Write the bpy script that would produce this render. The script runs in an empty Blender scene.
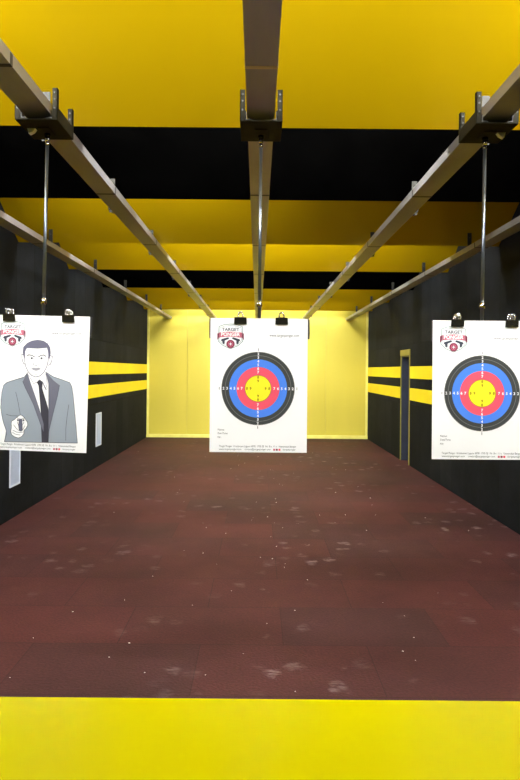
import bpy, bmesh, math, random
from mathutils import Matrix, Vector
R = math.radians
random.seed(7)
C = bpy.context.scene.collection
EYE = 1.553            # eye height above the floor
W = 2.52               # half width of the range
D = 13.7               # distance to the far wall
CEIL = EYE + 2.0
REAR = -1.6

# ------------------------------------------------------------------ materials
def mat(name, col, rough=0.5, metal=0.0, spec=0.5, emit=None, strength=0):
    m = bpy.data.materials.new(name); m.use_nodes = True
    b = m.node_tree.nodes['Principled BSDF']
    b.inputs['Base Color'].default_value = (*col, 1)
    b.inputs['Roughness'].default_value = rough
    b.inputs['Metallic'].default_value = metal
    b.inputs['Specular IOR Level'].default_value = spec
    if emit:
        b.inputs['Emission Color'].default_value = (*emit, 1)
        b.inputs['Emission Strength'].default_value = strength
    return m

def N(m, t, **kw):
    n = m.node_tree.nodes.new(t)
    for k, v in kw.items(): setattr(n, k, v)
    return n

def vary(m, scale=3.0, amt=0.12, bump=0.0, bscale=60, stretch=(1, 1, 1), rough_amt=0.1):
    """soft wear: noise in colour value, roughness and a fine bump"""
    t = m.node_tree; b = t.nodes['Principled BSDF']; L = t.links.new
    tc = N(m, 'ShaderNodeTexCoord'); mp = N(m, 'ShaderNodeMapping'); mp.inputs['Scale'].default_value = stretch
    L(tc.outputs['Object'], mp.inputs['Vector'])
    ns = N(m, 'ShaderNodeTexNoise'); ns.inputs['Scale'].default_value = scale; ns.inputs['Detail'].default_value = 6
    L(mp.outputs[0], ns.inputs['Vector'])
    mr = N(m, 'ShaderNodeMapRange'); mr.inputs['From Min'].default_value = .3; mr.inputs['From Max'].default_value = .7
    mr.inputs['To Min'].default_value = 1 - amt; mr.inputs['To Max'].default_value = 1 + amt
    L(ns.outputs['Fac'], mr.inputs['Value'])
    hs = N(m, 'ShaderNodeHueSaturation'); hs.inputs['Color'].default_value = b.inputs['Base Color'].default_value[:]
    L(mr.outputs[0], hs.inputs['Value']); L(hs.outputs[0], b.inputs['Base Color'])
    r0 = b.inputs['Roughness'].default_value
    m2 = N(m, 'ShaderNodeMapRange'); m2.inputs['To Min'].default_value = max(.02, r0 - rough_amt); m2.inputs['To Max'].default_value = min(1, r0 + rough_amt)
    L(ns.outputs['Fac'], m2.inputs['Value']); L(m2.outputs[0], b.inputs['Roughness'])
    if bump:
        nb = N(m, 'ShaderNodeTexNoise'); nb.inputs['Scale'].default_value = bscale; nb.inputs['Detail'].default_value = 3
        L(mp.outputs[0], nb.inputs['Vector'])
        bp = N(m, 'ShaderNodeBump'); bp.inputs['Strength'].default_value = bump; bp.inputs['Distance'].default_value = .01
        L(nb.outputs['Fac'], bp.inputs['Height']); L(bp.outputs[0], b.inputs['Normal'])
    return m

def make_floor():
    m = mat('rubber_floor', (.16, .06, .05), .72, spec=.3)
    t = m.node_tree; b = t.nodes['Principled BSDF']; L = t.links.new
    tc = N(m, 'ShaderNodeTexCoord')
    mp = N(m, 'ShaderNodeMapping'); mp.inputs['Location'].default_value = (.78, .355, 0)
    L(tc.outputs['Object'], mp.inputs['Vector'])
    br = N(m, 'ShaderNodeTexBrick'); br.offset = .5; br.squash = 1
    for k, v in (('Scale', 1), ('Brick Width', .94), ('Row Height', .535), ('Mortar Size', .0028), ('Mortar Smooth', .1), ('Bias', 0)):
        br.inputs[k].default_value = v
    br.inputs['Color1'].default_value = (.067, .0160, .0155, 1)
    br.inputs['Color2'].default_value = (.047, .0150, .0155, 1)
    br.inputs['Mortar'].default_value = (.034, .010, .010, 1)
    L(mp.outputs[0], br.inputs['Vector'])
    # wear clouds
    n1 = N(m, 'ShaderNodeTexNoise'); n1.inputs['Scale'].default_value = .8; n1.inputs['Detail'].default_value = 8; n1.inputs['Roughness'].default_value = .65
    L(tc.outputs['Object'], n1.inputs['Vector'])
    r1 = N(m, 'ShaderNodeMapRange'); r1.inputs['From Min'].default_value = .3; r1.inputs['From Max'].default_value = .7
    r1.inputs['To Min'].default_value = .66; r1.inputs['To Max'].default_value = 1.3
    L(n1.outputs['Fac'], r1.inputs['Value'])
    hs = N(m, 'ShaderNodeHueSaturation'); L(br.outputs['Color'], hs.inputs['Color']); L(r1.outputs[0], hs.inputs['Value'])
    # fine grain
    n2 = N(m, 'ShaderNodeTexNoise'); n2.inputs['Scale'].default_value = 70; n2.inputs['Detail'].default_value = 4
    L(tc.outputs['Object'], n2.inputs['Vector'])
    r2 = N(m, 'ShaderNodeMapRange'); r2.inputs['From Min'].default_value = .3; r2.inputs['From Max'].default_value = .7
    r2.inputs['To Min'].default_value = .8; r2.inputs['To Max'].default_value = 1.2
    L(n2.outputs['Fac'], r2.inputs['Value'])
    hs2 = N(m, 'ShaderNodeHueSaturation'); L(hs.outputs[0], hs2.inputs['Color']); L(r2.outputs[0], hs2.inputs['Value'])
    # pale scuffs (shoe marks): cell blobs broken by noise
    vo = N(m, 'ShaderNodeTexVoronoi'); vo.inputs['Scale'].default_value = 6.5
    nd = N(m, 'ShaderNodeTexNoise'); nd.inputs['Scale'].default_value = 9; nd.inputs['Detail'].default_value = 3
    L(tc.outputs['Object'], nd.inputs['Vector'])
    mx = N(m, 'ShaderNodeMix', data_type='VECTOR'); mx.inputs['Factor'].default_value = .12
    L(tc.outputs['Object'], mx.inputs[4]); L(nd.outputs['Color'], mx.inputs[5])
    L(mx.outputs[1], vo.inputs['Vector'])
    blob = N(m, 'ShaderNodeMapRange'); blob.inputs['From Min'].default_value = .36; blob.inputs['From Max'].default_value = .16
    blob.inputs['To Min'].default_value = 0; blob.inputs['To Max'].default_value = 1
    L(vo.outputs['Distance'], blob.inputs['Value'])
    sp = N(m, 'ShaderNodeSeparateColor'); L(vo.outputs['Color'], sp.inputs[0])
    th = N(m, 'ShaderNodeMapRange'); th.inputs['From Min'].default_value = .4; th.inputs['From Max'].default_value = .85
    L(sp.outputs[0], th.inputs['Value'])
    nm = N(m, 'ShaderNodeTexNoise'); nm.inputs['Scale'].default_value = .55; nm.inputs['Detail'].default_value = 2
    L(tc.outputs['Object'], nm.inputs['Vector'])
    tm = N(m, 'ShaderNodeMapRange'); tm.inputs['From Min'].default_value = .44; tm.inputs['From Max'].default_value = .56
    L(nm.outputs['Fac'], tm.inputs['Value'])
    nf = N(m, 'ShaderNodeTexNoise'); nf.inputs['Scale'].default_value = 30; nf.inputs['Detail'].default_value = 5
    mf = N(m, 'ShaderNodeMapping'); mf.inputs['Scale'].default_value = (.5, 1.8, 1); mf.inputs['Rotation'].default_value = (0, 0, .25)
    L(tc.outputs['Object'], mf.inputs['Vector']); L(mf.outputs[0], nf.inputs['Vector'])
    sxx = N(m, 'ShaderNodeSeparateXYZ'); L(tc.outputs['Object'], sxx.inputs[0])
    wr = N(m, 'ShaderNodeMapRange'); wr.inputs['From Min'].default_value = -1.2; wr.inputs['From Max'].default_value = 1.0; wr.inputs['To Min'].default_value = .5; wr.inputs['To Max'].default_value = 1
    L(sxx.outputs[0], wr.inputs['Value'])
    tf = N(m, 'ShaderNodeMapRange'); tf.inputs['From Min'].default_value = .38; tf.inputs['From Max'].default_value = .62
    L(nf.outputs['Fac'], tf.inputs['Value'])
    def mul(a, c):
        q = N(m, 'ShaderNodeMath', operation='MULTIPLY'); L(a, q.inputs[0])
        if isinstance(c, float): q.inputs[1].default_value = c
        else: L(c, q.inputs[1])
        return q.outputs[0]
    f = mul(mul(mul(mul(blob.outputs[0], th.outputs[0]), tm.outputs[0]), tf.outputs[0]), .45)
    f = mul(f, wr.outputs[0])
    mc = N(m, 'ShaderNodeMix', data_type='RGBA'); L(f, mc.inputs[0]); L(hs2.outputs[0], mc.inputs[6]); mc.inputs[7].default_value = (.42, .34, .34, 1)
    L(mc.outputs[2], b.inputs['Base Color'])
    bp = N(m, 'ShaderNodeBump'); bp.inputs['Strength'].default_value = .35; bp.inputs['Distance'].default_value = .006
    L(n2.outputs['Fac'], bp.inputs['Height'])
    L(bp.outputs[0], b.inputs['Normal'])
    return m

def make_wall_rubber():
    m = mat('black_rubber_tiles', (.02, .02, .018), .75, spec=.07)
    t = m.node_tree; b = t.nodes['Principled BSDF']; L = t.links.new
    tc = N(m, 'ShaderNodeTexCoord'); sx = N(m, 'ShaderNodeSeparateXYZ'); cb = N(m, 'ShaderNodeCombineXYZ')
    L(tc.outputs['Object'], sx.inputs[0]); L(sx.outputs[1], cb.inputs[0]); L(sx.outputs[2], cb.inputs[1])
    br = N(m, 'ShaderNodeTexBrick'); br.offset = .5
    for k, v in (('Scale', 1), ('Brick Width', .5), ('Row Height', 1.0), ('Mortar Size', .006), ('Bias', 0)):
        br.inputs[k].default_value = v
    br.inputs['Color1'].default_value = (.0080, .0093, .0118, 1); br.inputs['Color2'].default_value = (.0160, .0184, .0222, 1)
    br.inputs['Mortar'].default_value = (.008, .008, .008, 1)
    L(cb.outputs[0], br.inputs['Vector'])
    n1 = N(m, 'ShaderNodeTexNoise'); n1.inputs['Scale'].default_value = 1.6; n1.inputs['Detail'].default_value = 9; n1.inputs['Roughness'].default_value = .7
    L(tc.outputs['Object'], n1.inputs['Vector'])
    r1 = N(m, 'ShaderNodeMapRange'); r1.inputs['From Min'].default_value = .3; r1.inputs['From Max'].default_value = .7
    r1.inputs['To Min'].default_value = .65; r1.inputs['To Max'].default_value = 1.35
    L(n1.outputs['Fac'], r1.inputs['Value'])
    hs = N(m, 'ShaderNodeHueSaturation'); L(br.outputs['Color'], hs.inputs['Color']); L(r1.outputs[0], hs.inputs['Value'])
    L(hs.outputs[0], b.inputs['Base Color'])
    n2 = N(m, 'ShaderNodeTexNoise'); n2.inputs['Scale'].default_value = 90; L(tc.outputs['Object'], n2.inputs['Vector'])
    bp = N(m, 'ShaderNodeBump'); bp.inputs['Strength'].default_value = .3; bp.inputs['Distance'].default_value = .005
    L(n2.outputs['Fac'], bp.inputs['Height'])
    bp2 = N(m, 'ShaderNodeBump'); bp2.inputs['Strength'].default_value = .6; bp2.inputs['Distance'].default_value = .004; bp2.invert = True
    L(br.outputs['Fac'], bp2.inputs['Height']); L(bp.outputs[0], bp2.inputs['Normal']); L(bp2.outputs[0], b.inputs['Normal'])
    return m

M = {}
M['floor'] = make_floor()
M['wall'] = make_wall_rubber()
M['ceiling'] = vary(mat('black_ceiling', (.012, .012, .012), .8), 2, .2)
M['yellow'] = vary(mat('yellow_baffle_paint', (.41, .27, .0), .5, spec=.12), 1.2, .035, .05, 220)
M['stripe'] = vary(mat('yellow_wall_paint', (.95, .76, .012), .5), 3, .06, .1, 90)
M['back'] = vary(mat('yellow_backstop', (.68, .58, .072), .42), 1.1, .07, .15, 2.2, (1, 1, .15))
M['lip'] = vary(mat('pale_yellow_lip', (.9, .84, .22), .4), 6, .08)
M['bench'] = vary(mat('yellow_bench_gloss', (.75, .655, .0), .22, spec=.5), 2.2, .035, .02, 40)
M['blackb'] = vary(mat('black_baffle_rubber', (.0010, .0010, .0010), .95, spec=.0), 3, .4, .2, 80)
M['steel'] = vary(mat('galvanised_rail', (.33, .315, .315), .42, .7), 5, .22, .06, 40, (1, .25, 1), .14)
M['joint'] = mat('rail_tape', (.62, .5, .27), .6)
M['gun'] = vary(mat('dark_carrier_steel', (.022, .0195, .012), .6, .0, .06), 9, .4, .1, 50)
M['zinc'] = vary(mat('zinc_strut', (.03, .029, .024), .5, .2), 9, .3)
M['chrome'] = mat('bright_chrome', (.8, .82, .85), .15, 1)
M['bolt'] = mat('bolt_steel', (.07, .07, .07), .5, .6)
M['rod'] = mat('steel_rod', (.17, .19, .22), .32, .9)
M['white'] = mat('white_plastic', (.85, .88, .9), .4)  # paper crumbs, and the painted lamp glint on the carriers
M['black'] = mat('black_enamel', (.012, .012, .012), .25)
M['board'] = mat('black_board', (.02, .02, .022), .5)
M['paper'] = mat('white_paper', (.93, .95, .98), .75, spec=.2)
M['navy'] = vary(mat('navy_door_frame', (.025, .032, .055), .5), 6, .2)
M['darkdoor'] = mat('black_door_leaf', (.008, .008, .009), .6)
M['jamb'] = mat('olive_jamb', (.30, .27, .05), .5)
M['pale'] = vary(mat('pale_blue_panel', (.50, .60, .80), .4), 5, .06)
M['paleframe'] = mat('pale_panel_frame', (.66, .74, .88), .4)
M['lamp'] = mat('lamp_housing', (.5, .5, .5), .5)
M['glow_front'] = mat('lamp_glow_firing_line', (.9, .9, .9), .5, emit=(1, .985, .93), strength=72)
M['glow_strip'] = mat('lamp_glow_posters', (.9, .9, .9), .5, emit=(1, .985, .95), strength=41)
M['glow_wall'] = mat('lamp_glow_wall', (.9, .9, .9), .5, emit=(1, .985, .93), strength=12)
M['glow_dim'] = mat('lamp_glow_dim', (.9, .9, .9), .5, emit=(1, .985, .93), strength=28)
M['glow'] = mat('lamp_glow', (.9, .9, .9), .5, emit=(1, .985, .92), strength=58)
M['glow_far'] = mat('lamp_glow_backstop', (.9, .9, .9), .5, emit=(1, .985, .92), strength=36)
# print inks
def ink(n, c): return mat('ink_' + n, c, .75, spec=.15)
INK = [M['paper'], ink('black', (.055, .06, .06)), ink('ringgrey', (.16, .165, .165)), ink('blue', (.075, .24, .86)), ink('red', (.85, .10, .16)),
       ink('yellow', (.92, .82, .03)), ink('olive', (.30, .24, .01)), ink('text', (.06, .07, .10)), ink('banner', (.62, .16, .24)), ink('maroon', (.25, .05, .09)),
       ink('palegreen', (.28, .38, .38)), ink('jacket', (.30, .35, .415)), ink('lapel', (.155, .16, .21)), ink('tie', (.05, .05, .068)), ink('hair', (.14, .14, .20)),
       ink('outline', (.06, .065, .09)), ink('grey', (.13, .14, .20)), ink('lip', (.42, .43, .48))]
IK = {m.name[4:]: i for i, m in enumerate(INK)}; IK['paper'] = 0

# ------------------------------------------------------------------ mesh helpers
def merge(bm, tb, mi=0):
    for f in tb.faces: f.material_index = mi
    me = bpy.data.meshes.new('t'); tb.to_mesh(me); tb.free(); bm.from_mesh(me); bpy.data.meshes.remove(me)

def box(bm, x0, x1, y0, y1, z0, z1, bev=0.0, mi=0, mtx=None):
    tb = bmesh.new()
    bmesh.ops.create_cube(tb, size=1)
    for v in tb.verts:
        v.co = Vector(((x0+x1)/2 + v.co.x*(x1-x0), (y0+y1)/2 + v.co.y*(y1-y0), (z0+z1)/2 + v.co.z*(z1-z0)))
    if bev: bmesh.ops.bevel(tb, geom=tb.edges[:], offset=bev, segments=2, affect='EDGES', profile=.6)
    if mtx: bmesh.ops.transform(tb, matrix=mtx, verts=tb.verts)
    merge(bm, tb, mi)

def cyl(bm, p0, p1, r0, r1=None, n=16, mi=0):
    r1 = r0 if r1 is None else r1
    p0 = Vector(p0); p1 = Vector(p1); d = p1 - p0
    tb = bmesh.new()
    bmesh.ops.create_cone(tb, cap_ends=True, segments=n, radius1=r0, radius2=r1, depth=d.length)
    q = Vector((0, 0, 1)).rotation_difference(d)
    bmesh.ops.transform(tb, matrix=Matrix.Translation((p0+p1)/2) @ q.to_matrix().to_4x4(), verts=tb.verts)
    for f in tb.faces: f.smooth = len(f.verts) == 4
    merge(bm, tb, mi)

def prism_x(bm, pts, x0, x1, mi=0):
    """profile in (y,z) extruded along x"""
    a = [bm.verts.new((x0, y, z)) for y, z in pts]; b = [bm.verts.new((x1, y, z)) for y, z in pts]
    n = len(pts); fs = [bm.faces.new(a), bm.faces.new(b[::-1])]
    for i in range(n): fs.append(bm.faces.new((a[i], b[i], b[(i+1) % n], a[(i+1) % n])))
    for f in fs: f.material_index = mi

def prism_y(bm, pts, y0, y1, mi=0):
    a = [bm.verts.new((x, y0, z)) for x, z in pts]; b = [bm.verts.new((x, y1, z)) for x, z in pts]
    n = len(pts); fs = [bm.faces.new(a), bm.faces.new(b[::-1])]
    for i in range(n): fs.append(bm.faces.new((a[i], b[i], b[(i+1) % n], a[(i+1) % n])))
    for f in fs: f.material_index = mi

def obj(name, bm, mats, parent=None, loc=(0, 0, 0), fixn=True):
    if fixn: bmesh.ops.recalc_face_normals(bm, faces=bm.faces)
    me = bpy.data.meshes.new(name); bm.to_mesh(me); bm.free()
    for m in (mats if isinstance(mats, list) else [mats]): me.materials.append(m)
    o = bpy.data.objects.new(name, me); C.objects.link(o); o.location = loc
    if parent: o.parent = parent
    return o

def thing(name, label, cat, loc=(0, 0, 0), group=None):
    o = bpy.data.objects.new(name, None); C.objects.link(o); o.location = loc; o.empty_display_size = .1
    return tag(o, label, cat, group)

def tag(o, label, cat, group=None):
    o['label'] = label; o['category'] = cat
    if group: o['group'] = group
    return o

def struct(name, bm, mats, loc=(0, 0, 0)):
    o = obj(name, bm, mats, loc=loc); o['kind'] = 'structure'; return o

# ------------------------------------------------------------------ room shell
b = bmesh.new(); box(b, -W-.2, W+.2, REAR-.2, D+.2, -.12, 0); struct('floor', b, M['floor'])
b = bmesh.new(); box(b, -W-.2, W+.2, REAR-.2, D+.2, CEIL, CEIL+.12); struct('ceiling', b, M['ceiling'])
b = bmesh.new(); box(b, -W-.2, -W, REAR-.2, D+.2, 0, CEIL); struct('wall_left', b, M['wall'])
DY0, DY1, DZ = 9.93, 10.50, 1.84
b = bmesh.new()
box(b, W, W+.2, REAR-.2, DY0, 0, CEIL); box(b, W, W+.2, DY1, D+.2, 0, CEIL); box(b, W, W+.2, DY0, DY1, DZ, CEIL)
struct('wall_right', b, M['wall'])
b = bmesh.new(); box(b, -W, W, REAR-.2, REAR, 0, CEIL); struct('wall_rear', b, M['wall'])
# far wall: painted sheets with narrow joints
b = bmesh.new()
seams = [-W, -1.60, -.02, 1.56, W]
for i in range(4):
    box(b, seams[i]+.004, seams[i+1]-.004, D, D+.05, 0, CEIL, .003)
box(b, -W, W, D+.02, D+.2, 0, CEIL)
struct('wall_back', b, M['back'])
b = bmesh.new(); box(b, -W, W, D-.05, D, 0, .075, .008); struct('baseboard_back', b, M['lip'])
b = bmesh.new(); box(b, -W, -W+.05, D-.03, D, .075, CEIL, .005); struct('trim_1', b, M['lip'])
b = bmesh.new(); box(b, W-.05, W, D-.03, D, .075, CEIL, .005); struct('trim_2', b, M['lip'])
# painted bands on the side walls (thin boards fixed to the rubber)
n = 3
for s, dz in ((-1, 0), (1, -.025)):
    for z0, z1 in ((.105, -.092), (-.25, -.45)):
        b = bmesh.new()
        xs = sorted((s*W, s*(W-.006)))
        parts = [(REAR, D)] if s < 0 else [(REAR, DY0-.03), (DY1+.03, D)]
        for y0, y1 in parts: box(b, xs[0], xs[1], y0, y1, EYE+dz+z1, EYE+dz+z0, .001)
        struct('trim_%d' % n, b, M['stripe']); n += 1
# doorway in the right wall
b = bmesh.new()
box(b, W+.002, W+.17, DY1-.03, DY1, 0, DZ-.001, .003, 0)
box(b, W+.002, W+.17, DY0, DY0+.03, 0, DZ-.001, .003, 0)
box(b, W+.002, W+.17, DY0+.03, DY1-.03, DZ-.04, DZ-.001, .003, 0)
box(b, W+.12, W+.16, DY0+.03, DY1-.03, .005, DZ-.04, .003, 1)
box(b, W-.012, W+.002, DY1, DY1+.025, 0, DZ, .003, 2)
box(b, W-.012, W+.002, DY0-.025, DY0, 0, DZ, .003, 2)
dr = struct('door_1', b, [M['navy'], M['darkdoor'], M['jamb']])
b = bmesh.new(); cyl(b, (W+.12, DY0+.10, 1.0), (W+.07, DY0+.10, 1.0), .009); cyl(b, (W+.07, DY0+.10, 1.0), (W+.07, DY0+.2, 1.0), .009)
obj('door_handle', b, M['chrome'], dr)
b = bmesh.new(); box(b, W-.018, W+.004, DY0-.03, DY1+.03, DZ-.02, DZ+.08, .004); struct('trim_7', b, M['jamb'])

# pale panels low on the left wall
for y0, y1, lab in ((6.11, 6.37, 'pale blue-grey upright panel low on the black left wall, nearer, below the silhouette poster'),
                    (9.37, 9.68, 'pale blue-grey upright panel on the black left wall, farther, right of the silhouette poster')):
    z0, z1 = EYE-1.225, EYE-.70
    t = thing('wall_panel', lab, 'panel', (-W, (y0+y1)/2, z0))
    hw = (y1-y0)/2; h = z1-z0; f = .02
    b = bmesh.new(); box(b, 0, .008, -hw+f, hw-f, f, h-f, .002); obj('panel_sheet', b, M['pale'], t)
    b = bmesh.new()
    box(b, 0, .013, -hw, -hw+f, 0, h, .002); box(b, 0, .013, hw-f, hw, 0, h, .002)
    box(b, 0, .013, -hw+f, hw-f, 0, f, .002); box(b, 0, .013, -hw+f, hw-f, h-f, h, .002)
    obj('panel_frame', b, M['paleframe'], t)

# ------------------------------------------------------------------ overhead baffles
ZK = [3.27, 4.66, 6.30, 7.98, 9.75, 11.55, 13.25]
KC = ['yellow', 'blackb', 'yellow', 'yellow', 'blackb', 'yellow', 'yellow']
BH = EYE + 1.32; SL = .65
labs = ['broad yellow sloping ceiling baffle nearest the bench, filling the top of the view',
        'black sloping ceiling baffle directly behind the nearest yellow one',
        'dim yellow sloping ceiling baffle just behind the nearer black one',
        'yellow ceiling baffle, fourth from the bench, in front of the farther black one',
        'black ceiling baffle farther down the range, between two pairs of yellow ones',
        'narrow-looking yellow ceiling baffle just behind the farther black one',
        'last yellow ceiling baffle, right in front of the yellow back wall']
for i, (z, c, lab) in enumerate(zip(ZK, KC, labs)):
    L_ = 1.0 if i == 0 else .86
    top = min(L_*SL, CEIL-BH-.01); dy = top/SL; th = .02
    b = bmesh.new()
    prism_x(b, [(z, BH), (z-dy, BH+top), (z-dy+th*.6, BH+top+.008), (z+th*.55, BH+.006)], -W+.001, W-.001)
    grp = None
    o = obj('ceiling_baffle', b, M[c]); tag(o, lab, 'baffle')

# ------------------------------------------------------------------ rails, struts, carriers
RH = EYE + 1.15          # underside of the rails
rails = [(-2.03, 'galvanised target rail running along the black left wall'),
         (-1.008, 'galvanised target rail above the silhouette poster, left of the central one'),
         (.005, 'central galvanised target rail above the middle bullseye poster'),
         (1.072, 'galvanised target rail above the right bullseye poster'),
         (2.06, 'galvanised target rail running along the black right wall')]
hw, hh, tk = .062, .050, .004
for k, (x, lab) in enumerate(rails):
    t = thing('target_rail', lab, 'rail', (x, 0, RH))
    b = bmesh.new()
    # open-topped channel with inturned lips
    prof = [(-hw, 0), (hw, 0), (hw, hh), (hw-.018, hh), (hw-.018, hh-tk), (hw-tk, hh-tk), (hw-tk, tk), (-hw+tk, tk), (-hw+tk, hh-tk), (-hw+.018, hh-tk), (-hw+.018, hh), (-hw, hh)]
    prism_y(b, prof, -.9, D-.002)
    obj('channel', b, M['steel'], t)
    for jy in (2.28, 3.95, 5.55, 7.2, 9.0, 10.8, 12.5):
        b = bmesh.new(); box(b, -hw-.0015, hw+.0015, jy-.011, jy+.011, -.0015, hh*.9, .0005)
        obj('joint_strip', b, M['joint'] if (x*x < .1 and jy < 3) else M['zinc'], t)

ord_b = ['nearest baffle', 'first black baffle', 'third baffle', 'fourth baffle', 'farther black baffle', 'sixth baffle', 'last baffle']
rn = ['left wall rail', 'left lane rail', 'central rail', 'right lane rail', 'right wall rail']
def make_strut():
    t = thing('rail_strut', 'x', 'bracket')
    b = bmesh.new(); H = .25
    # upright angle
    prism_y(b, [(-.02, 0), (.02, 0), (.02, H), (-.02, H)], -.003, .003)
    box(b, -.004, .004, -.003, .035, 0, H-.02, .001)
    obj('upright', b, M['zinc'], t)
    b = bmesh.new(); box(b, -.026, .026, -.012, .012, .02, .052, .002); obj('clamp', b, M['zinc'], t)
    for q in (.036, .10, .2):
        b = bmesh.new(); cyl(b, (0, -.014 if q < .05 else -.012, q), (0, -.003, q), .006, n=6)
        obj('bolt', b, M['bolt'], t)
    return t
proto = make_strut(); first = True
def copy_tree(o, parent=None):
    c = o.copy(); C.objects.link(c); c.parent = parent
    for ch in list(o.children): copy_tree(ch, c)
    return c
for i, z in enumerate(ZK):
    for k, (x, _) in enumerate(rails):
        if i == 6 and False: continue
        s = -1 if x < -.5 else 1
        o = proto if first else copy_tree(proto); first = False
        o.location = (x + s*(hw+.022), z-.20, RH+.012) if k != 2 else (x, z-.235, RH+hh+.002)
        o['label'] = 'small steel strut holding the %s to the %s' % (rn[k], ord_b[i])
        o['category'] = 'bracket'; o['group'] = 'rail struts under the baffles'

# ------------------------------------------------------------------ poster print helpers
def poly(bm, pts, y, mi):
    vs = [bm.verts.new((x, y, z)) for x, z in pts]
    f = bm.faces.new(vs); f.material_index = mi; f.normal_update()
    if f.normal.y > 0: f.normal_flip()
    return f
def poly_t(bm, pts, y, mi):
    """concave-safe polygon"""
    tb = bmesh.new(); vs = [tb.verts.new((x, y, z)) for x, z in pts]; tb.faces.new(vs)
    bmesh.ops.triangulate(tb, faces=tb.faces[:], ngon_method='EAR_CLIP')
    for f in tb.faces:
        f.normal_update()
        if f.normal.y > 0: f.normal_flip()
    merge(bm, tb, mi)
def ring(bm, cx, cz, r0, r1, y, mi, n=96):
    o = [bm.verts.new((cx+r1*math.cos(2*math.pi*i/n), y, cz+r1*math.sin(2*math.pi*i/n))) for i in range(n)]
    if r0 <= 0:
        f = bm.faces.new(o); f.material_index = mi; return
    q = [bm.verts.new((cx+r0*math.cos(2*math.pi*i/n), y, cz+r0*math.sin(2*math.pi*i/n))) for i in range(n)]
    for i in range(n):
        j = (i+1) % n; f = bm.faces.new((q[i], q[j], o[j], o[i])); f.material_index = mi
def stroke(bm, pts, w, y, mi):
    for (x0, z0), (x1, z1) in zip(pts[:-1], pts[1:]):
        d = math.hypot(x1-x0, z1-z0) or 1e-6
        nx, nz = -(z1-z0)/d*w/2, (x1-x0)/d*w/2; ex, ez = (x1-x0)/d*w*.3, (z1-z0)/d*w*.3
        poly(bm, [(x0-ex+nx, z0-ez+nz), (x1+ex+nx, z1+ez+nz), (x1+ex-nx, z1+ez-nz), (x0-ex-nx, z0-ez-nz)], y, mi)
def text(bm, s, cx, cz, size, y, mi, width=None, align='CENTER', bold=0.0):
    cu = bpy.data.curves.new('t', 'FONT'); cu.body = s; cu.size = 1; cu.align_x = 'LEFT'; cu.align_y = 'CENTER'; cu.offset = bold; cu.resolution_u = 3
    o = bpy.data.objects.new('t', cu); C.objects.link(o)
    dg = bpy.context.evaluated_depsgraph_get(); dg.update()
    me = bpy.data.meshes.new_from_object(o.evaluated_get(dg))
    tb = bmesh.new(); tb.from_mesh(me); bpy.data.meshes.remove(me); bpy.data.objects.remove(o); bpy.data.curves.remove(cu)
    if not tb.verts: tb.free(); return
    x0 = min(v.co.x for v in tb.verts); x1 = max(v.co.x for v in tb.verts)
    z0 = min(v.co.y for v in tb.verts); z1 = max(v.co.y for v in tb.verts)
    sx = (width/(x1-x0)) if width else size; sz = size
    ox = cx - ((x0+x1)/2*sx if align == 'CENTER' else x0*sx)
    for v in tb.verts: v.co = Vector((ox+v.co.x*sx, y, cz+(v.co.y-(z0+z1)/2)*sz))
    for f in tb.faces:
        f.normal_update()
        if f.normal.y > 0: f.normal_flip()
    merge(bm, tb, mi)

PW, PH = .457, .629
def P(u, v): return ((u-.5)*PW, (1-v)*PH)
Y1, Y2, Y3, Y4 = -.0016, -.0020, -.0024, -.0028

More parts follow.
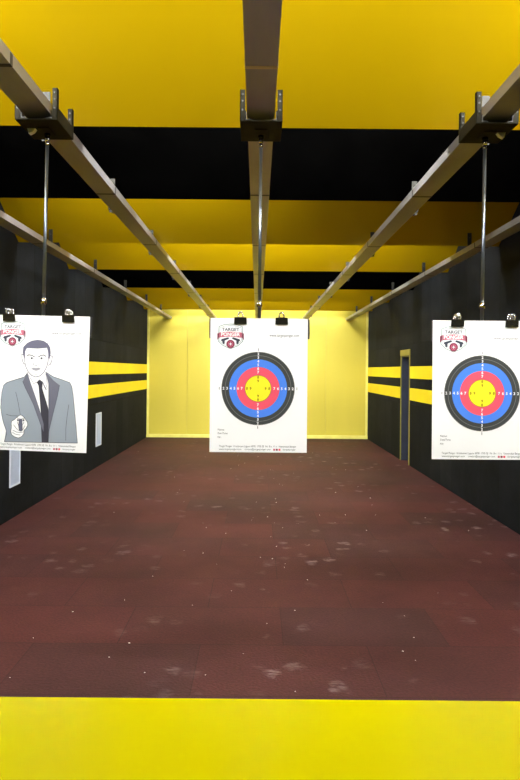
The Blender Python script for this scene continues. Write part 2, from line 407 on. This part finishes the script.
def make_poster(root, kind):
    b = bmesh.new()
    # paper: a sheet with a very slight curl at the foot
    nx, nz = 8, 10
    f_ = {}; k_ = {}
    for i in range(nx+1):
        for j in range(nz+1):
            x = (i/nx-.5)*PW; z = j/nz*PH
            f_[i, j] = b.verts.new((x, -.0012, z)); k_[i, j] = b.verts.new((x, 0, z))
    for i in range(nx):
        for j in range(nz):
            b.faces.new((f_[i, j], f_[i+1, j], f_[i+1, j+1], f_[i, j+1])); b.faces.new((k_[i, j], k_[i, j+1], k_[i+1, j+1], k_[i+1, j]))
    for i in range(nx):
        b.faces.new((f_[i, 0], k_[i, 0], k_[i+1, 0], f_[i+1, 0])); b.faces.new((f_[i, nz], f_[i+1, nz], k_[i+1, nz], k_[i, nz]))
    for j in range(nz):
        b.faces.new((f_[0, j], f_[0, j+1], k_[0, j+1], k_[0, j])); b.faces.new((f_[nx, j], k_[nx, j], k_[nx, j+1], f_[nx, j+1]))
    obj('paper', b, M['paper'], root)
    # emblem
    b = bmesh.new(); cx, cz = P(.207, .1355); s = .26*PW/2
    if kind == 'man': cx, cz = P(.197, .138)
    def E(pts): return [(cx+x*s, cz+z*s) for x, z in pts]
    shield = [(-.92, .78), (-.5, .93), (0, .98), (.5, .93), (.92, .78), (.97, -.38), (.6, -.72), (0, -.98), (-.6, -.72), (-.97, -.38), (-.92, .78)]
    stroke(b, E(shield), s*.06, Y1, IK['palegreen'])
    stroke(b, E([(x*.9, z*.88) for x, z in shield]), s*.03, Y1, IK['palegreen'])
    text(b, 'TARGET', cx, cz+s*.55, s*.34, Y2, IK['text'], width=s*1.36, bold=.02)
    poly_t(b, E([(-.92, .30), (-.4, .36), (0, .38), (.4, .36), (.92, .30), (.92, -.10), (.4, -.04), (0, -.02), (-.4, -.04), (-.92, -.10)]), Y1, IK['banner'])
    poly_t(b, E([(-1.05, .22), (-.9, .30), (-.9, -.12), (-1.05, -.28)]), Y1, IK['maroon'])
    poly_t(b, E([(1.05, .22), (.9, .30), (.9, -.12), (1.05, -.28)]), Y1, IK['maroon'])
    text(b, 'PONGER', cx, cz+s*.165, s*.40, Y2, IK['paper'], width=s*1.5, bold=.03)
    for g in (-1, 1):
        poly_t(b, [(cx+g*x*s, cz+z*s) for x, z in [(.12, -.12), (.2, -.07), (.72, -.22), (.76, -.36), (.62, -.40), (.60, -.62), (.46, -.58), (.46, -.34), (.14, -.20)]], Y2, IK['text'])
    ring(b, cx, cz-s*.60, 0, s*.33, Y3, IK['maroon'], 24)
    ring(b, cx, cz-s*.60, s*.16, s*.21, Y4, IK['banner'], 24)
    stroke(b, [(cx-s*.1, cz-s*.6), (cx+s*.1, cz-s*.6)], s*.05, Y4, IK['paper']); stroke(b, [(cx, cz-s*.5), (cx, cz-s*.7)], s*.05, Y4, IK['paper'])
    obj('printed_emblem', b, INK, root, fixn=False)
    # lettering
    b = bmesh.new()
    u0 = .607 if kind != 'man' else .61
    x0, z0 = P(u0, .130)
    text(b, 'www.targetponger.com', x0, z0, .019, Y1, IK['text'], width=.306*PW, align='LEFT')
    obj('web_address', b, INK, root, fixn=False)
    if kind != 'man':
        for q, (s_, v, w_) in enumerate((('Name:', .832, .068), ('Date/Time:', .859, .102), ('Nr:', .888, .034))):
            x0, z0 = P(.084, v); b = bmesh.new(); text(b, s_, x0, z0, .0125, Y1, IK['text'], width=w_*PW, align='LEFT'); obj('form_line', b, INK, root, fixn=False)
    b = bmesh.new(); x0, z0 = P(.098, .957)
    text(b, 'Target Ponger  Kristiansen Laguna 4078  1795 SE  Nr. B.v. 11 v.  Veenendaal Bergen', x0, z0, .0125, Y1, IK['text'], width=.79*PW, align='LEFT')
    obj('address_line', b, INK, root, fixn=False); b = bmesh.new(); x0, z0 = P(.098, .979)
    text(b, 'www.targetponger.com     contact@targetponger.com', x0, z0, .0115, Y1, IK['text'], width=.53*PW, align='LEFT')
    for q, c in enumerate(('banner', 'maroon', 'red')):
        x0, z0 = P(.655+q*.027, .979); poly(b, [(x0, z0-.0045), (x0+.009, z0-.0045), (x0+.009, z0+.0045), (x0, z0+.0045)], Y1, IK[c])
    x0, z0 = P(.75, .979); text(b, '/targetponger', x0, z0, .0115, Y1, IK['text'], width=.135*PW, align='LEFT')
    obj('contact_line', b, INK, root, fixn=False)
    if kind != 'man':
        b = bmesh.new(); cx, cz = P(.494, .523); r = .3765*PW
        ring(b, cx, cz, .794*r, r, Y1, IK['black']); ring(b, cx, cz, .587*r, .794*r, Y1, IK['blue']); ring(b, cx, cz, .356*r, .587*r, Y1, IK['red']); ring(b, cx, cz, 0, .356*r, Y1, IK['yellow'])
        ring(b, cx, cz, .890*r, .905*r, Y2, IK['ringgrey']); ring(b, cx, cz, .985*r, r, Y2, IK['ringgrey'])
        ring(b, cx, cz, .350*r, .362*r, Y2, IK['olive'])
        def dig(dx, dz, s_, c): text(b, s_, cx+dx*r, cz+dz*r, .098*r, Y3, IK[c], bold=.03)
        for q, rr in zip('234567', (.945, .845, .745, .645, .545, .445)):
            for dx, dz in ((rr, 0), (-rr, 0), (0, rr), (0, -rr)): dig(dx, dz, q, 'paper')
        for q, rr in zip('89', (.305, .205)):
            for dx, dz in ((rr, 0), (-rr, 0), (0, rr), (0, -rr)): dig(dx, dz, q, 'olive')
        for dx, dz in ((1.06, 0), (-1.06, 0), (0, 1.06), (0, -1.06)): dig(dx, dz, '1', 'text')
        obj('printed_bullseye', b, INK, root, fixn=False)
    else:
        b = bmesh.new()
        def Q(pts):
            r_ = []
            for x, y in pts:
                u = (x+45+15*(y-58)/684)/490; v = (y-56+.018*(447-x))/686
                r_.append(P(u, v))
            return r_
        k = PW/490
        # jacket
        jacket = [(128,340),(112,362),(60,378),(22,391),(6,404),(-4,440),(-10,520),(-2,567),(6,598),(19,633),(21,654),(10,692),(385,692),(379,620),(371,540),(362,450),(355,408),(345,388),(300,372),(262,360),(238,346),(222,335),(200,372),(170,382),(145,366)]
        poly_t(b, Q(jacket), Y1, IK['jacket'])
        stroke(b, Q(jacket[0:18]), 2.5*k, Y2, IK['outline']); stroke(b, Q(jacket[12:22]), 2.5*k, Y2, IK['outline'])
        poly_t(b, Q([(130,338),(122,352),(165,450),(212,610),(236,610),(241,560),(245,430),(232,352),(222,334),(176,300)]), Y2, IK['paper'])
        # tie
        poly_t(b, Q([(176,388),(190,374),(207,386),(200,405),(236,520),(241,570),(238,692),(203,692),(210,600),(196,520),(185,405)]), Y3, IK['tie'])
        # lapels
        poly_t(b, Q([(128,340),(104,385),(117,415),(160,500),(212,640),(213,600),(190,520),(168,455),(146,395)]), Y4, IK['lapel'])
        poly_t(b, Q([(220,335),(238,352),(262,378),(293,402),(282,460),(262,540),(238,640),(238,600),(243,500),(243,440),(236,395)]), Y4, IK['lapel'])
        stroke(b, Q([(104,385),(117,415),(160,500),(212,640)]), 2*k, Y4-.0003, IK['outline']); stroke(b, Q([(293,402),(282,460),(262,540),(238,640)]), 2*k, Y4-.0003, IK['outline'])
        # shirt collar lines
        stroke(b, Q([(134,352),(160,395),(176,388)]), 2*k, Y4, IK['grey']); stroke(b, Q([(207,386),(222,420),(230,395),(222,345)]), 2*k, Y4, IK['grey'])
        stroke(b, Q([(207,392),(222,425),(232,420)]), 2*k, Y4, IK['grey'])
        # seams and pockets
        stroke(b, Q([(68,440),(80,490),(92,555)]), 2*k, Y2, IK['outline']); stroke(b, Q([(18,553),(45,560),(78,560)]), 2*k, Y2, IK['outline'])
        stroke(b, Q([(340,500),(332,560),(326,620),(326,680)]), 2*k, Y2, IK['outline'])
        # head
        face = [(113,255),(114,285),(120,312),(132,336),(150,354),(171,362),(192,356),(212,338),(226,312),(233,285),(236,255)]
        poly_t(b, Q(face+[(230,205),(180,190),(120,205)]), Y3, IK['paper'])
        stroke(b, Q(face), 3.2*k, Y4, IK['grey'])
        stroke(b, Q([(110,250),(98,246),(99,270),(106,292),(114,298)]), 3.2*k, Y2, IK['grey'])
        stroke(b, Q([(240,252),(255,256),(252,280),(244,298),(234,302)]), 3.2*k, Y2, IK['grey'])
        poly_t(b, Q([(109,268),(103,235),(106,210),(125,190),(150,178),(180,173),(210,178),(232,192),(244,212),(247,240),(241,272),(235,262),(234,240),(228,214),(180,218),(124,216),(116,232),(114,262)]), Y4, IK['hair'])
        # brows, eyes, nose, mouth
        stroke(b, Q([(124,256),(134,250),(150,252),(164,260)]), 4.2*k, Y4, IK['outline']); stroke(b, Q([(184,260),(198,252),(212,250),(222,257)]), 4.2*k, Y4, IK['outline'])
        for ex in (150, 200):
            stroke(b, Q([(ex-12,268),(ex,262),(ex+12,268)]), 2*k, Y4, IK['grey'])
            q = Q([(ex, 268)])[0]; ring(b, q[0], q[1], 0, 4.5*k, Y4, IK['outline'], 12)
        stroke(b, Q([(162,288),(158,300),(170,304),(184,300),(180,288)]), 2*k, Y4, IK['grey'])
        poly_t(b, Q([(148,320),(160,313),(172,316),(184,313),(196,320),(184,328),(172,331),(160,328)]), Y4, IK['lip'])
        stroke(b, Q([(146,320),(172,322),(198,320)]), 1.8*k, Y4-.0003, IK['grey'])
        stroke(b, Q([(160,346),(172,349),(184,346)]), 1.5*k, Y4, IK['grey'])
        # hand holding a revolver pointed at the viewer (zoom 13x, origin 0,400)
        def H(pts): return Q([(x/13*5.03, (y/13+95)*5.03) for x, y in pts])
        hand = [(122,285),(160,262),(190,232),(225,205),(245,198),(275,215),(300,245),(335,295),(338,335),(318,372),(288,402),(290,440),(262,480),(215,502),(165,488),(125,462),(112,415),(122,360),(118,320)]
        poly_t(b, H(hand), Y3, IK['paper']); stroke(b, H(hand+[hand[0]]), 2.5*k, Y4, IK['outline'])
        poly_t(b, H([(228,250),(262,250),(268,400),(250,415),(225,400),(215,330)]), Y4, IK['grey'])
        stroke(b, H([(228,250),(215,330),(225,400),(250,415),(268,400),(262,250)]), 2*k, Y4-.0003, IK['outline'])
        for qx in (208, 282):
            q = H([(qx, 268)])[0]; ring(b, q[0], q[1], 0, 5*k, Y4-.0003, IK['outline'], 12)
        for pts in ([(190,232),(215,250),(228,250)], [(262,250),(290,240),(300,245)], [(150,330),(185,375),(225,410)], [(300,340),(285,370),(268,400)], [(140,400),(190,425),(245,430),(288,420)], [(135,430),(180,455),(240,462)], [(198,290),(205,310),(215,330)], [(288,290),(280,310),(266,330)]):
            stroke(b, H(pts), 2*k, Y4, IK['outline'])
        obj('printed_figure', b, INK, root, fixn=False)

def make_clip(lab, loc, rot):
    t = thing('binder_clip', lab, 'clip', loc, 'black binder clips holding the posters'); t.rotation_euler = rot
    b = bmesh.new()
    prism_x(b, [(-.007, -.018), (-.0035, -.018), (-.0095, .012), (.0095, .012), (.0035+.010, -.018), (.017, -.018), (.0125, .0145), (-.0125, .0145)], -.029, .029)
    obj('clip_body', b, M['black'], t)
    for s in (-1, 1):
        b = bmesh.new(); yb = .0 + s*.009
        pts = [(-.010, yb, .013), (-.012, yb+s*.004, .024), (-.007, yb+s*.007, .036), (0, yb+s*.008, .040), (.007, yb+s*.007, .036), (.012, yb+s*.004, .024), (.010, yb, .013)]
        for p, q in zip(pts[:-1], pts[1:]): cyl(b, p, q, .0032, n=8)
        cyl(b, (-.012, yb, .013), (.012, yb, .013), .0026, n=8)
        obj('wire_handle', b, M['chrome'], t)
    return t

CY0, CY1, PY = 2.70, 2.94, 2.82
def carrier(x, lab, ztop, pdepth, lean=0.0, coup=.12, tilt=0, yaw=0):
    """sliding carrier hugging the rail + hanging rod + backing plate; origin on rod axis under the rail"""
    t = thing('target_carrier', lab, 'target carrier', (x, 0, RH))
    pl = -.025
    b = bmesh.new()
    box(b, -.096, .096, CY0, CY1, pl-.006, pl, .002)
    box(b, -.030, .030, CY1-.16, CY1-.06, pl-.012, pl-.006, .002)
    obj('base_plate', b, M['gun'], t)
    for s in (-1, 1):
        b = bmesh.new()
        xs = sorted((s*.090, s*.096)); box(b, xs[0], xs[1], CY0+.022, CY1-.024, pl, .028, .001)
        obj('side_plate', b, M['gun'], t)
        for yy, nm in ((CY0, .112), (CY1-.022, .112)):
            b = bmesh.new(); xa = sorted((s*.073, s*.096))
            box(b, xa[0], xa[1], yy, yy+.005, pl, nm, .001); xb = sorted((s*.0915, s*.096)); box(b, xb[0], xb[1], yy, yy+.022, pl, nm, .001)
            a = obj('arm', b, M['gun'], t)
            for zz in (.02, .06, .09):
                b = bmesh.new(); cyl(b, (s*.084, yy-.004, zz), (s*.084, yy+.001, zz), .0042, n=8)
                obj('rivet', b, M['bolt'], a)
        for yy in (CY0+.03, CY1-.05):
            b = bmesh.new(); cyl(b, (s*.070, yy, -.001), (s*.088, yy, -.001), .012); obj('roller', b, M['gun'], t)
        b = bmesh.new(); xs = sorted((s*.066, s*.069)); box(b, xs[0], xs[1], CY0, CY0+.02, pl, .012, .0008); xs = sorted((s*.045, s*.068)); box(b, xs[0], xs[1], CY0-.002, CY0+.02, pl, pl+.004, .0008)
        obj('guide_lip', b, M['bolt'], t)
    if abs(x) > .5:
        s = -1 if x < 0 else 1
        b = bmesh.new(); xs = sorted((s*.045, s*.075)); prism_y(b, [(s*.04, pl-.006), (s*.078, pl-.006), (s*.07, pl-.03), (s*.05, pl-.02)], CY0+.10, CY0+.125); obj('end_stop', b, M['white'], t)  # white block stands in for a lamp's reflection on the carrier
    top = Vector((0, PY+.03, pl-.012)); bot = Vector((lean, pdepth+.017, ztop-RH-.02))
    b = bmesh.new(); cyl(b, top, top+(bot-top)*.02, .014, n=6); obj('locknut', b, M['black'], t)
    b = bmesh.new(); cyl(b, top+(bot-top)*.02, top+(bot-top)*.045, .012, .010); cyl(b, top+(bot-top)*.045, top+(bot-top)*.065, .0095); obj('socket', b, M['chrome'], t)
    b = bmesh.new(); cyl(b, top+(bot-top)*.06, bot, .0078); obj('rod', b, M['rod'], t)
    q = top+(bot-top)*(1-coup); b = bmesh.new(); cyl(b, q-(bot-top).normalized()*.013, q+(bot-top).normalized()*.013, .0125); obj('coupling', b, M['chrome'], t)
    b = bmesh.new(); mt = Matrix.Translation((lean, pdepth, ztop-RH)) @ Matrix.Rotation(R(yaw), 4, 'Z') @ Matrix.Rotation(R(tilt), 4, 'Y')
    box(b, -PW/2-.006, PW/2+.009, .002, .007, -.095, -.002, .001, 0, mt)
    box(b, -.02, .02, .007, .026, -.07, -.008, .002, 0, mt)
    obj('backing_board', b, M['board'], t)
    return t

def px(x, d): return (x-257.5)/600*d
specs = [
  # rod x, poster centre x, depth, top height, kind, tilt(deg), yaw(deg), clips dx, labels
  (px(45.5, 2.85), px(41.6, 2.785), 2.785, EYE+.243, 'man', 1.1, -4.5, (-.155, .128),
   'dark steel carrier with rod on the left lane rail, holding the silhouette poster',
   'white paper poster of a person in grey suit and tie pointing a revolver', 'silhouette poster at left'),
  (px(259.0, 2.85), px(258.8, 2.82), 2.82, EYE+.242, 'bull', 0.0, 0, (-.088, .105),
   'dark steel carrier with rod on the central rail, holding the middle poster',
   'white bullseye poster with coloured rings hanging in the middle, before the yellow back wall', 'middle bullseye poster'),
  (px(483.0, 2.85), px(482.8, 2.72), 2.72, EYE+.232, 'bull', 0.0, 0, (-.118, .128),
   'dark steel carrier with rod on the right lane rail, holding the right bullseye poster',
   'white bullseye poster with coloured rings hanging at right, before the black wall', 'right bullseye poster'),
]
for rx, pxx, d, zt, kind, tilt, yaw, clips, l1, l2, pn in specs:
    carrier(rx, l1, zt, d, lean=pxx-rx, coup=.1, tilt=tilt, yaw=yaw)
    t = thing('paper_poster', l2, 'poster')
    mtx = Matrix.Translation((pxx, d, zt)) @ Matrix.Rotation(R(yaw), 4, 'Z') @ Matrix.Rotation(R(tilt), 4, 'Y') @ Matrix.Translation((0, 0, -PH))
    t.matrix_world = mtx; t.location = mtx.to_translation(); t.rotation_euler = mtx.to_euler()
    make_poster(t, kind)
    for q, cx in enumerate(clips):
        m2 = Matrix.Translation((pxx, d, zt)) @ Matrix.Rotation(R(yaw), 4, 'Z') @ Matrix.Rotation(R(tilt), 4, 'Y') @ Matrix.Translation((cx, .0, -.010))
        make_clip('small black binder clip at the top %s of the %s' % ('left' if q == 0 else 'right', pn), m2.to_translation(), m2.to_euler())

# ------------------------------------------------------------------ shooting bench
BT = EYE-.55
t = thing('shooting_bench', 'glossy yellow shooting bench top spanning the bottom of the view', 'bench', (0, .7, 0))
b = bmesh.new(); box(b, -W+.002, W-.002, -.34, .305, BT-.035, BT, .003); obj('bench_top', b, M['bench'], t)
b = bmesh.new(); box(b, -W+.002, W-.002, .22, .245, .001, BT-.035, .003); obj('front_panel', b, M['bench'], t)
for x in (-1.5, -.5, .5, 1.5):
    b = bmesh.new(); box(b, x-.02, x+.02, -.28, .22, .001, BT-.035, .003); obj('support_panel', b, M['wall'], t)

# ------------------------------------------------------------------ crumbs of paper and rubber on the floor
b = bmesh.new()
for i in range(120):
    y = 1.5 + random.random()**1.3*10; x = random.gauss(.1, 1.0)
    if abs(x) > W-.1: continue
    s = random.uniform(.002, .005); a = random.random()*3.1
    mtx = Matrix.Translation((x, y, 0)) @ Matrix.Rotation(a, 4, 'Z')
    box(b, -s, s, -s*.6, s*.6, 0.0002, s*.5, 0, 0, mtx)
o = obj('floor_crumbs', b, M['white']); o['kind'] = 'stuff'; tag(o, 'tiny pale crumbs of torn paper scattered on the red floor', 'debris')

# ------------------------------------------------------------------ lamps
def lamp(loc, size, tilt, glow, lab, grp, yaw=0):
    """box fitting on a short bracket; opening faces down, tilted towards +y"""
    t = thing('ceiling_lamp', lab, 'lamp', loc, grp); t.rotation_euler = (R(tilt), 0, R(yaw))
    w, d = size
    b = bmesh.new(); prism_x(b, [(-d/2, 0), (d/2, 0), (d/2*.7, .07), (-d/2*.7, .07)], -w/2, w/2); obj('housing', b, M['lamp'], t)
    b = bmesh.new(); box(b, -w/2+.01, w/2-.01, -d/2+.01, d/2-.01, -.008, -.001, .002); obj('diffuser', b, glow, t)
    b = bmesh.new(); cyl(b, (0, 0, .06), (0, 0, .10), .012); obj('bracket', b, M['lamp'], t)
    return t
LG = 'lamps hidden between the baffles'
for s, sd in ((-1, 'left'), (1, 'right')):
    lamp((s*1.75, 1.95, CEIL-.16), (.5, .22), 14, M['glow_front'], 'floodlight above the %s side before the nearest baffle' % sd, LG)
for X, sd in ((-1.05, 'left'), (0, 'middle'), (1.05, 'right')):  # out-of-view lamps added to brighten the posters
    lamp((X, 1.0, CEIL-.19), (.55, .2), 80, M['glow_strip'], 'added strip lamp to brighten the %s poster' % sd, LG)
for i, z in enumerate(ZK):
    for X, sd in ((-1.5, 'far left'), (-.5, 'centre left'), (.5, 'centre right'), (1.5, 'far right')):
        if i == 1 and X > 0: continue  # lamps behind black baffles are added to lift the yellow ones beyond
        g = M['glow_dim'] if i in (1, 4) or (abs(X) > 1 and i in (0, 2, 3)) else M['glow_far'] if i == 5 else M['glow_wall'] if i == 6 else M['glow']
        lamp((X, z+(.16 if i < 6 else -.02), BH+.36), (.5, .16), 38, g, 'unseen strip lamp behind the %s, %s' % (ord_b[i], sd), LG)

# ------------------------------------------------------------------ camera, world, view
cam = bpy.data.cameras.new('camera'); co = bpy.data.objects.new('camera', cam); C.objects.link(co)
cam.sensor_fit = 'VERTICAL'; cam.sensor_height = 24; cam.lens = 600/780*24; cam.clip_start = .05
cam.shift_y = -20/780; cam.shift_x = 2.5/780
co.matrix_world = Matrix.Translation((0, 0, EYE)) @ Matrix.Rotation(R(90), 4, 'X') @ Matrix.Rotation(R(.5), 4, 'Z')
sc = bpy.context.scene; sc.camera = co
w = bpy.data.worlds.new('world'); sc.world = w; w.use_nodes = True
w.node_tree.nodes['Background'].inputs[0].default_value = (.02, .02, .02, 1)
vs = sc.view_settings; vs.view_transform = 'Standard'; vs.look = 'None'; vs.gamma = 1; vs.use_curve_mapping = False; vs.exposure = 1.8
